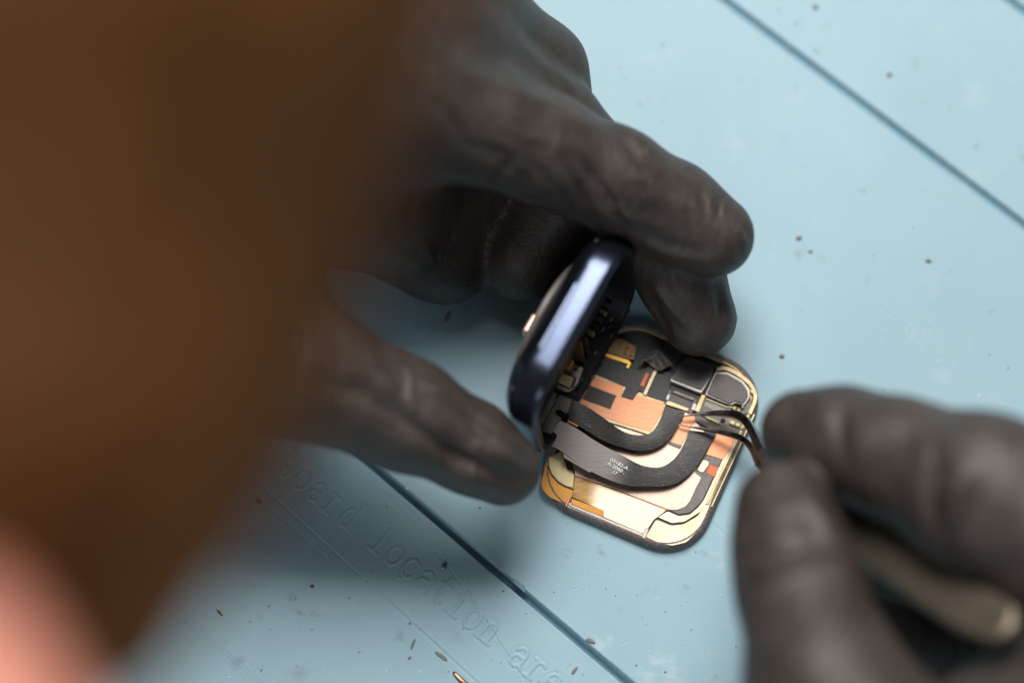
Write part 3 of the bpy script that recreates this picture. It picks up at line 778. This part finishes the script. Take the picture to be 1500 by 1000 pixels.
for k in range(46):
    u = random.uniform(8, LEN - 4); sz = random.uniform(.12, .4); v = random.uniform(.5, 1.6); w = random.uniform(-.12, .25)
    if u < 12 and random.random() < .5: continue
    cbox('gasket_scrap', u, u + sz * random.uniform(1, 3), v, v + sz, w - sz * .4, w + sz * .5, random.choice(('blue', 'blue', 'black', 'rim', 'chip')))
for k in range(40):
    u = random.uniform(12, LEN - 6); sz = random.uniform(.15, .5); w = random.uniform(.3, 3.0)
    cbox('debris_scrap', u, u + sz * random.uniform(1, 3), 1.8, 2.0 + sz, w, w + sz, random.choice(('blue', 'lining', 'rim', 'chip', 'blue', 'brownfilm')))
# connector bracket in the mouth of the case
def cpart(name, pix, z0, z1, m, **k): return prism(name, pix, z0, z1, M[m], case, **k)
cpart('connector_bracket', [(824, 527), (856, 537), (852, 548), (848, 561), (836, 574), (825, 573), (811, 564), (811, 548), (820, 540)], 4.4, 5.6, 'silver', rnd=4, bevel=.25)
cpart('connector_seat', [(818, 541), (845, 552), (841, 566), (834, 570), (813, 560)], 5.5, 5.75, 'chip', rnd=2)
cpart('connector_block', [(820, 543), (841, 552), (835, 567), (815, 557)], 5.6, 6.5, 'cream', rnd=1.5, bevel=.2)
for q in ((831, 535), (843, 541)): bead(q, 5.62, .32, 'black', case, 'screw_hole', .3)
cpart('grey_bracket', [(806, 571), (818, 577), (816, 590), (790, 634), (783, 630), (780, 616)], 4.6, 5.5, 'silver', rnd=2, bevel=.2)
cpart('stiffener', [(819, 577), (838, 584), (834, 602), (818, 616), (808, 636), (793, 631), (796, 618), (811, 592)], 4.6, 6.35, 'grey', rnd=2, bevel=.15)
cpart('amber_tab', [(833, 610), (850, 620), (846, 625), (831, 617)], 5.0, 5.75, 'amber', rnd=1)
cpart('screw_tip', [(813, 601), (820, 599), (834, 609), (830, 615), (816, 607)], 5.8, 6.7, 'crystal', rnd=2)

# ------------------------------------------------------------------ gloved hands
def H(*q): return [np.array(P(x, y, z)) for x, y, z in q]
def chain(pts, radii): return [(pts[i], pts[i + 1], radii[i], radii[i + 1]) for i in range(len(pts) - 1)]

def make_hand(name, fingers, palm, folds, label, seed, group=None):
    V, F = body(fingers, palm, .85)
    V = relax(V, F, 3)
    N = normals(V, F)
    V = V + N * (wob(V, .09, .12, seed) + wob(V, .05, .5, seed + 1))[:, None]
    V = sculpt(V, F, folds)
    V = relax(V, F, 1)
    o = build(name, V, F, M['glove'])
    s = o.modifiers.new('smooth', 'SUBSURF'); s.levels = 1; s.render_levels = 1
    return tag(o, label, 'gloved hand', group)

lidx = chain(H((1044, 345, 27), (985, 309, 29), (900, 263, 35), (790, 214, 43), (700, 180, 49), (545, 135, 60)), [7.7, 8.5, 9.0, 9.5, 10.3, 13])
lmid = chain(H((1024, 466, 11), (995, 400, 16), (950, 320, 22), (800, 178, 30), (620, 70, 52)), [7.2, 7.8, 7.8, 9.0, 12])
lring = chain(H((765, 368, 13), (824, 298, 16), (782, 106, 26), (640, 0, 48)), [9.6, 10.0, 9.4, 12])
lpky = chain(H((652, 372, 13), (690, 270, 17), (700, 20, 28), (590, -70, 45)), [9.6, 9.6, 9.5, 11])
lthm = chain(H((737, 686, 23), (690, 655, 28), (595, 608, 34), (430, 535, 42), (270, 420, 48)), [6.9, 7.9, 9.6, 12.4, 16])
lpalm = chain(H((545, 120, 60), (380, 100, 68), (180, 60, 72)), [13, 19, 25]) + chain(H((620, 40, 52), (380, 60, 66)), [12, 18]) + \
        chain(H((640, -10, 46), (400, -20, 62)), [12, 17]) + chain(H((590, -70, 42), (400, -80, 60)), [11, 17]) + \
        chain(H((300, 390, 50), (240, 200, 64)), [16, 22]) + chain(H((560, 200, 34), (400, 200, 52)), [15, 20]) + chain(H((575, 320, 20), (450, 260, 44)), [11, 15]) + chain(H((180, 60, 72), (-200, -40, 84), (-420, -120, 92)), [25, 27, 29])
lfolds = [
    ([(838, 222), (862, 250), (886, 282), (904, 318), (908, 336)], 8, .85, 20),
    ([(903, 196), (930, 226), (959, 258), (992, 286)], 11, .6, 20),
    ([(690, 214), (722, 222), (748, 236), (726, 262)], 9, .6, 30),
    ([(826, 232), (842, 268), (850, 300)], 7, .6, 25),
    ([(775, 228), (800, 262), (806, 280)], 8, .5, 25),
    ([(1022, 282), (1032, 300), (1040, 322)], 5, .4, 15),
    ([(1060, 280), (1052, 302), (1050, 326)], 5, .4, 15),
    ([(1084, 318), (1092, 336), (1100, 350)], 4, .5, 15),
    ([(936, 352), (985, 372), (1040, 382)], 7, -.5, 12),
    ([(868, 228), (884, 250), (906, 276)], 4, .3, 20), ([(880, 290), (900, 312), (925, 328)], 4, .3, 20), ([(915, 262), (940, 262), (968, 258)], 4, -.25, 20),
    ([(705, 228), (735, 240), (770, 262)], 5, .35, 25), ([(640, 150), (672, 190), (690, 236)], 7, .35, 25), ([(735, 185), (765, 200), (800, 205)], 6, -.3, 25),
    ([(1000, 300), (1012, 318), (1014, 340)], 4, .35, 12), ([(1070, 330), (1082, 352), (1086, 378)], 4, .3, 12), ([(745, 275), (790, 290), (830, 312)], 5, .4, 15),
    ([(885, 300), (930, 322), (975, 330)], 9, -.4, 12),
    ([(660, 100), (740, 130), (830, 170), (890, 195)], 13, -.45, 30),
    ([(755, 60), (800, 92), (850, 140)], 9, -.35, 15),
    ([(958, 418), (980, 446), (1006, 480)], 6, -.55, 4),
    ([(945, 430), (968, 468), (985, 500)], 6, .45, 4),
    ([(1046, 418), (1056, 452), (1058, 490)], 6, .45, 4),
    ([(565, 592), (622, 636), (670, 668), (718, 690), (752, 704)], 11, 1.0, 10),
    ([(655, 590), (696, 622), (736, 654)], 9, .8, 10),
    ([(545, 528), (566, 560), (570, 588)], 10, -.25, 20),
    ([(616, 566), (660, 572), (700, 596)], 8, -.25, 12),
    ([(480, 560), (540, 580), (600, 630)], 14, .6, 20),
    ([(700, 650), (740, 664), (766, 690)], 8, -.4, 10)]
make_hand('gloved_hand', [lidx, lmid, lring, lpky, lthm], lpalm, lfolds,
          'hand in black nitrile glove gripping the upright watch case between thumb and index finger', 3, 'hands in black gloves')

ridx = chain(H((1176, 634, 50), (1235, 645, 54), (1315, 672, 60), (1440, 724, 67), (1590, 815, 68), (1720, 1000, 64)), [7.6, 8.8, 10.0, 13.2, 14.5, 16])
rthm = chain(H((1147, 745, 58), (1158, 800, 61), (1170, 860, 64), (1212, 1010, 70), (1330, 1200, 72)), [8.2, 9.3, 10.0, 13.0, 17])
rmid = chain(H((1270, 760, 24), (1340, 800, 28), (1500, 860, 36), (1680, 1020, 48)), [8, 8.8, 10, 13])
rring = chain(H((1260, 880, 16), (1350, 915, 20), (1520, 960, 30), (1700, 1080, 46)), [8, 9, 10, 13])
rpky = chain(H((1300, 980, 12), (1400, 1020, 16), (1560, 1080, 28), (1660, 1120, 40)), [7, 8, 9, 11])
rpalm = chain(H((1600, 1060, 64), (1500, 1250, 64), (1520, 1500, 66)), [16, 24, 28]) + chain(H((1330, 1200, 70), (1480, 1330, 66)), [17, 22]) + chain(H((1490, 1075, 54), (1600, 1150, 58)), [14, 18]) + \
        chain(H((1690, 1080, 50), (1600, 1250, 58)), [14, 22])
rfolds = [
    ([(1086, 838), (1130, 832), (1178, 824), (1230, 800)], 10, -.7, 40),
    ([(1090, 812), (1140, 808), (1190, 790)], 9, .5, 40),
    ([(1180, 720), (1205, 760), (1222, 790)], 12, -.6, 40),
    ([(1108, 704), (1130, 720), (1150, 722)], 10, .3, 40),
    ([(1235, 600), (1232, 640), (1240, 690)], 14, .5, 40),
    ([(1420, 680), (1402, 730), (1400, 790)], 16, -1.0, 40),
    ([(1375, 660), (1360, 720), (1362, 770)], 14, .8, 40)]
make_hand('gloved_hand', [ridx, rthm, rmid, rring, rpky], rpalm, rfolds,
          'hand in black nitrile glove pinching curved tweezers, entering from the lower right', 21, 'hands in black gloves')

# ------------------------------------------------------------------ tweezers
tw = empty('tweezers', P(1120, 640, 0), 'curved fine-tip steel tweezers with worn tan handle held over the copper shield', 'tweezers')
def arm(pts, w, t, m, n=60, power=7.0):
    path = spline([P(*q) for q in pts], n); wd = spline([[x] for x in w], n)[:, 0]; th = spline([[x] for x in t], n)[:, 0]
    V, F = sweep(path, wd, th, np.array([.6, .8, .15]), 20, power)
    return V, F
a1 = ([(998, 609.5, 4.2), (1030, 606, 5), (1062, 605.5, 6.5), (1086, 611, 8.5), (1102, 630, 12), (1116, 664, 19)], [.2, .6, 1.15, 1.5, 1.6, 2.0], [.3, .7, 1.1, 1.3, 1.4, 1.6])
a2 = ([(994, 622, 3.6), (1025, 627, 4.4), (1060, 634, 6), (1086, 642, 8), (1102, 656, 11), (1114, 678, 16)], [.2, .5, .85, 1.1, 1.3, 1.8], [.3, .7, 1.0, 1.2, 1.4, 1.6])
b1 = ([(1116, 664, 19), (1150, 694, 29), (1190, 722, 40), (1235, 757, 49), (1300, 806, 56), (1380, 862, 64), (1444, 902, 70), (1476, 916, 73), (1487, 920, 74)], [2.2, 3.5, 5.5, 7.6, 8.0, 8.2, 8.2, 6.4, 2.0], [1.6, 1.8, 2, 2.2, 2.4, 2.6, 2.8, 2.6, 1.2])
b2 = ([(1114, 678, 16), (1150, 704, 25), (1190, 732, 35), (1235, 766, 43), (1300, 812, 51), (1380, 867, 60), (1440, 903, 67), (1470, 916, 70.5), (1482, 920, 72)], [2.0, 3.5, 5.5, 7.6, 8.0, 8.2, 8.0, 6.0, 2.0], [1.6, 1.6, 1.8, 2, 2.2, 2.4, 2.4, 2.2, 1.2])
for tip, han in ((a1, b1), (a2, b2)):
    V, F = arm(*tip, 'steel'); ao = sharp(build('arm', V, F, M['steel'], tw), 50)
    V, F = arm(*han, 'handle'); sharp(build('grip', V, F, M['handle'], ao), 50)

# ------------------------------------------------------------------ the head in the near foreground
hr = 62.0
hA, hB = PD(-300, -380, 258), PD(-635, 760, 292)
hm = (hA + hB) / 2
skin_b = chain([hA, hm, hB], [hr * .98, hr * 1.0, hr * .93])
neck = chain([hm + np.array([-60, -10, -10]), hm + np.array([-190, -60, -30])], [50, 56])
earc = PD(-5, 1170, 232)
ear = chain([earc + np.array([-6, 9, 0]), earc + np.array([4, -8, 2])], [9.5, 8]) + chain([earc, earc + np.array([-14, 0, -26])], [7.5, 13])
Vh, Fh = body([skin_b, ear], neck, 2.2, kf=6, kp=20)
Vh = relax(Vh, Fh, 2)
person = build('person', Vh, Fh, M['skin'])
tag(person, 'out-of-focus person leaning into the left foreground, brown head with pinkish skin at the bottom corner', 'person')
bpy.context.view_layer.update()
# hair: a shell over the upper part of the head, with locks
def body_cut():
    b = [(a, c, ra + 3.5, rb + 3.5) for a, c, ra, rb in skin_b]
    V, F = body([b], [(hA, hA + np.array([-1., 0, 0]), 30, 30)], 2.2, 3, 3)
    V = relax(V, F, 2); N = normals(V, F)
    axis = (hB - hA) / np.linalg.norm(hB - hA)
    t = (V - hA) @ axis; lim = np.linalg.norm(hB - hA) * .83 + 5 * np.sin(V[:, 2] * .2) + 3 * np.sin(V[:, 0] * .5)
    ang = np.arctan2(V[:, 2] - hm[2], V[:, 0] - hm[0])
    lock = np.sin(ang * 26 + t * .04 + 1.5 * np.sin(t * .05)) * .8 + np.sin(ang * 61 + t * .09) * .4
    V = V + N * lock[:, None] + N * np.clip((lim - t) / 10, -7, 0)[:, None]
    keep = (t[F] < lim[F] + 4).all(1); F = F[keep]
    used = np.unique(F); mp = -np.ones(len(V), int); mp[used] = np.arange(len(used))
    return V[used], mp[F]
Vq, Fq = body_cut()
build('hair', Vq, Fq, M['hair'], person)

# ------------------------------------------------------------------ debris on the mat
def crumb(name, pix, ln, wd, ht, ang, m, label, cat, seed, group=None):
    r = np.random.default_rng(seed); c = P(*pix, 0); a = math.radians(ang); ln *= .85; wd *= .85; ht *= .7; d = np.array([math.cos(a), math.sin(a), 0]); e = np.array([-d[1], d[0], 0])
    V = []; F = []; nu, nv = 14, 8
    ph = r.uniform(0, 6.28, 6)
    for j in range(nv + 1):
        th = math.pi * j / nv
        for i in range(nu):
            q = 2 * math.pi * i / nu; k = 1 + .10 * math.sin(3 * q + ph[0] + th * 2) + .08 * math.sin(5 * q + ph[1]) + .12 * math.sin(4 * th + ph[2] + q)
            V.append(c + (d * ln / 2 * math.sin(th) * math.cos(q) + e * wd / 2 * math.sin(th) * math.sin(q)) * k + np.array([0, 0, ht * (.45 + .5 * math.cos(th) * k)]))
    for j in range(nv):
        for i in range(nu):
            F.append((j * nu + i, (j + 1) * nu + i, (j + 1) * nu + (i + 1) % nu, j * nu + (i + 1) % nu))
    return tag(build(name, V, F, M[m]), label, cat, group)
crumb('solder_bead', (651, 829), 1.5, 1.0, .9, 55, 'solder', 'shiny grey and black solder bead between the lettering and the long dark groove', 'solder bead', 1)
crumb('copper_pin', (681, 1001), 6.5, 1.2, .8, -45, 'pin', 'pointed copper pin lying at the bottom edge of the mat', 'pin', 2)
crumb('dark_flake', (647, 961), 3.1, .8, .35, -36, 'dirt', 'dark spindle-shaped flake just above the copper pin', 'flake', 3)
crumb('dark_flake', (605, 943), 2.6, .55, .3, 68, 'dirt', 'thin dark splinter below the moulded line, left of the spindle flake', 'flake', 4)
crumb('dark_flake', (600, 963), .9, .6, .3, 30, 'dirt', 'small dark round flake just under the thin dark splinter', 'flake', 5)
crumb('brown_crumb', (457, 858), .9, .7, .4, 0, 'rustcrumb', 'reddish brown crumb on the mat left of the word location', 'crumb', 6)
crumb('brown_crumb', (322, 897), 1.9, .5, .3, -45, 'rustcrumb', 'long brown crumb above the moulded ruler ticks', 'crumb', 7)
crumb('brown_crumb', (378, 734), 1.6, .9, .4, -40, 'rustcrumb', 'brown crumb at the edge of the foreground head, left of the word board', 'crumb', 8)
crumb('dark_crumb', (865, 938), 2.0, .9, .5, -25, 'dirt', 'dark crumb beside the long groove near the bottom edge', 'crumb', 9)
crumb('dark_crumb', (842, 981), 2.0, .6, .35, 50, 'dirt', 'dark smeared crumb below the long groove at the bottom edge', 'crumb', 10)
crumb('dark_crumb', (1360, 382), 1.2, .9, .5, 0, 'dirt', 'grey crumb on the bare mat right of the index fingertip', 'crumb', 11)
crumb('dark_crumb', (1145, 522), 1.2, .9, .5, 0, 'dirt', 'grey crumb on the mat just above the screen corner', 'crumb', 12)
crumb('dark_crumb', (1195, 11), 1.3, 1.1, .5, 0, 'dirt', 'grey crumb at the top edge between the two upper grooves', 'crumb', 13)
crumb('dark_crumb', (1303, 110), 1.2, .9, .5, 0, 'dirt', 'grey crumb on the mat above the middle of the upper groove', 'crumb', 14)
crumb('dark_crumb', (1170, 349), 1.3, 1.0, .5, 0, 'dirt', 'grey crumb right beside the index fingertip', 'crumb', 15)
crumb('dark_crumb', (1187, 369), 1.0, .8, .3, 0, 'dirt', 'faint grey crumb below the crumb beside the index fingertip', 'crumb', 16)
crumb('dark_flake', (672, 440), 2.6, 1.2, .5, 60, 'dirt', 'larger dark flake in the shadow between thumb and index finger', 'flake', 17)
crumb('dark_flake', (655, 465), 2.6, .9, .4, 60, 'dirt', 'smaller dark flake in the shadow above the thumb', 'flake', 18)
Vs = [P(751, 848, .1), P(768, 857, .1), P(769, 868, .1), P(752, 853, .1)]
tag(build('plastic_sliver', [*Vs, *[v + np.array([0, 0, .25]) for v in Vs]], [(3, 2, 1, 0), (4, 5, 6, 7), (0, 1, 5, 4), (1, 2, 6, 5), (2, 3, 7, 6), (3, 0, 4, 7)], M['sliver'], smooth=False),
    'translucent blue triangular sliver lying across the edge of the long groove', 'sliver')
Vd = []; Fd = []
for k in range(520):
    x = random.uniform(230, 1500); y = random.uniform(0, 1000) if random.random() < .35 else random.uniform(560, 1000)
    c = P(x, y, .05); s = random.choice((.08, .1, .12, .16, .26)) ; n0 = len(Vd)
    for q in ((1, 0, 0), (-.5, .87, 0), (-.5, -.87, 0), (0, 0, .8)):
        Vd.append(c + s * np.array(q) * (1 + .6 * rng.uniform(-1, 1, 3)))
    Fd += [(n0, n0 + 1, n0 + 3), (n0 + 1, n0 + 2, n0 + 3), (n0 + 2, n0, n0 + 3), (n0, n0 + 2, n0 + 1)]
for k, mname in enumerate(('dust', 'dirt')):
    F2 = [f for i, f in enumerate(Fd) if ((i // 4) % 5 < 3) == (k == 0)]
    u = sorted({q for f in F2 for q in f}); mp = {q: i for i, q in enumerate(u)}
    d = build('dust', [Vd[q] for q in u], [[mp[q] for q in f] for f in F2], M[mname], smooth=False)
    tag(d, ('fine pale dust specks scattered over the blue mat', 'fine dark dust specks scattered over the blue mat')[k], 'dust', None, 'stuff')

# ------------------------------------------------------------------ light
def area(name, loc, target, sx, sy, power, col):
    l = bpy.data.lights.new(name, 'AREA'); l.shape = 'RECTANGLE'; l.size = sx * MM; l.size_y = sy * MM; l.energy = power; l.color = col
    o = bpy.data.objects.new(name, l); COL.objects.link(o); o.location = np.array(loc) * MM
    o.rotation_euler = (Vector(target) - Vector(loc)).to_track_quat('-Z', 'Y').to_euler()
    return o
area('key_lamp', (20, 430, 740), (0, 0, 0), 430, 400, 9.4, (1.0, .96, .92))
panel = area('ceiling_panel', (-35, 262, 820), (8, -2, 38), 170, 300, 1.15, (.94, .97, 1.0))
panel.rotation_euler = (Vector((8, -2, 38)) - Vector((-35, 262, 820))).to_track_quat('-Z', 'Y').to_matrix().to_euler()
panel.rotation_euler.rotate_axis('Z', math.radians(-30))
area('front_fill', (-80, -530, 370), (-30, -30, 0), 300, 200, .64, (.93, .97, 1.0))  # added fill with no real source, lifts the shadow over the lettering
w = bpy.data.worlds.new('World'); SC.world = w; w.use_nodes = True
w.node_tree.nodes['Background'].inputs['Color'].default_value = (.9, .95, 1, 1); w.node_tree.nodes['Background'].inputs['Strength'].default_value = .075
SC.view_settings.view_transform = 'Standard'; SC.view_settings.look = 'None'; SC.view_settings.exposure = 0; SC.view_settings.gamma = 1
SC.view_settings.use_curve_mapping = False
SC.cycles.max_bounces = 8
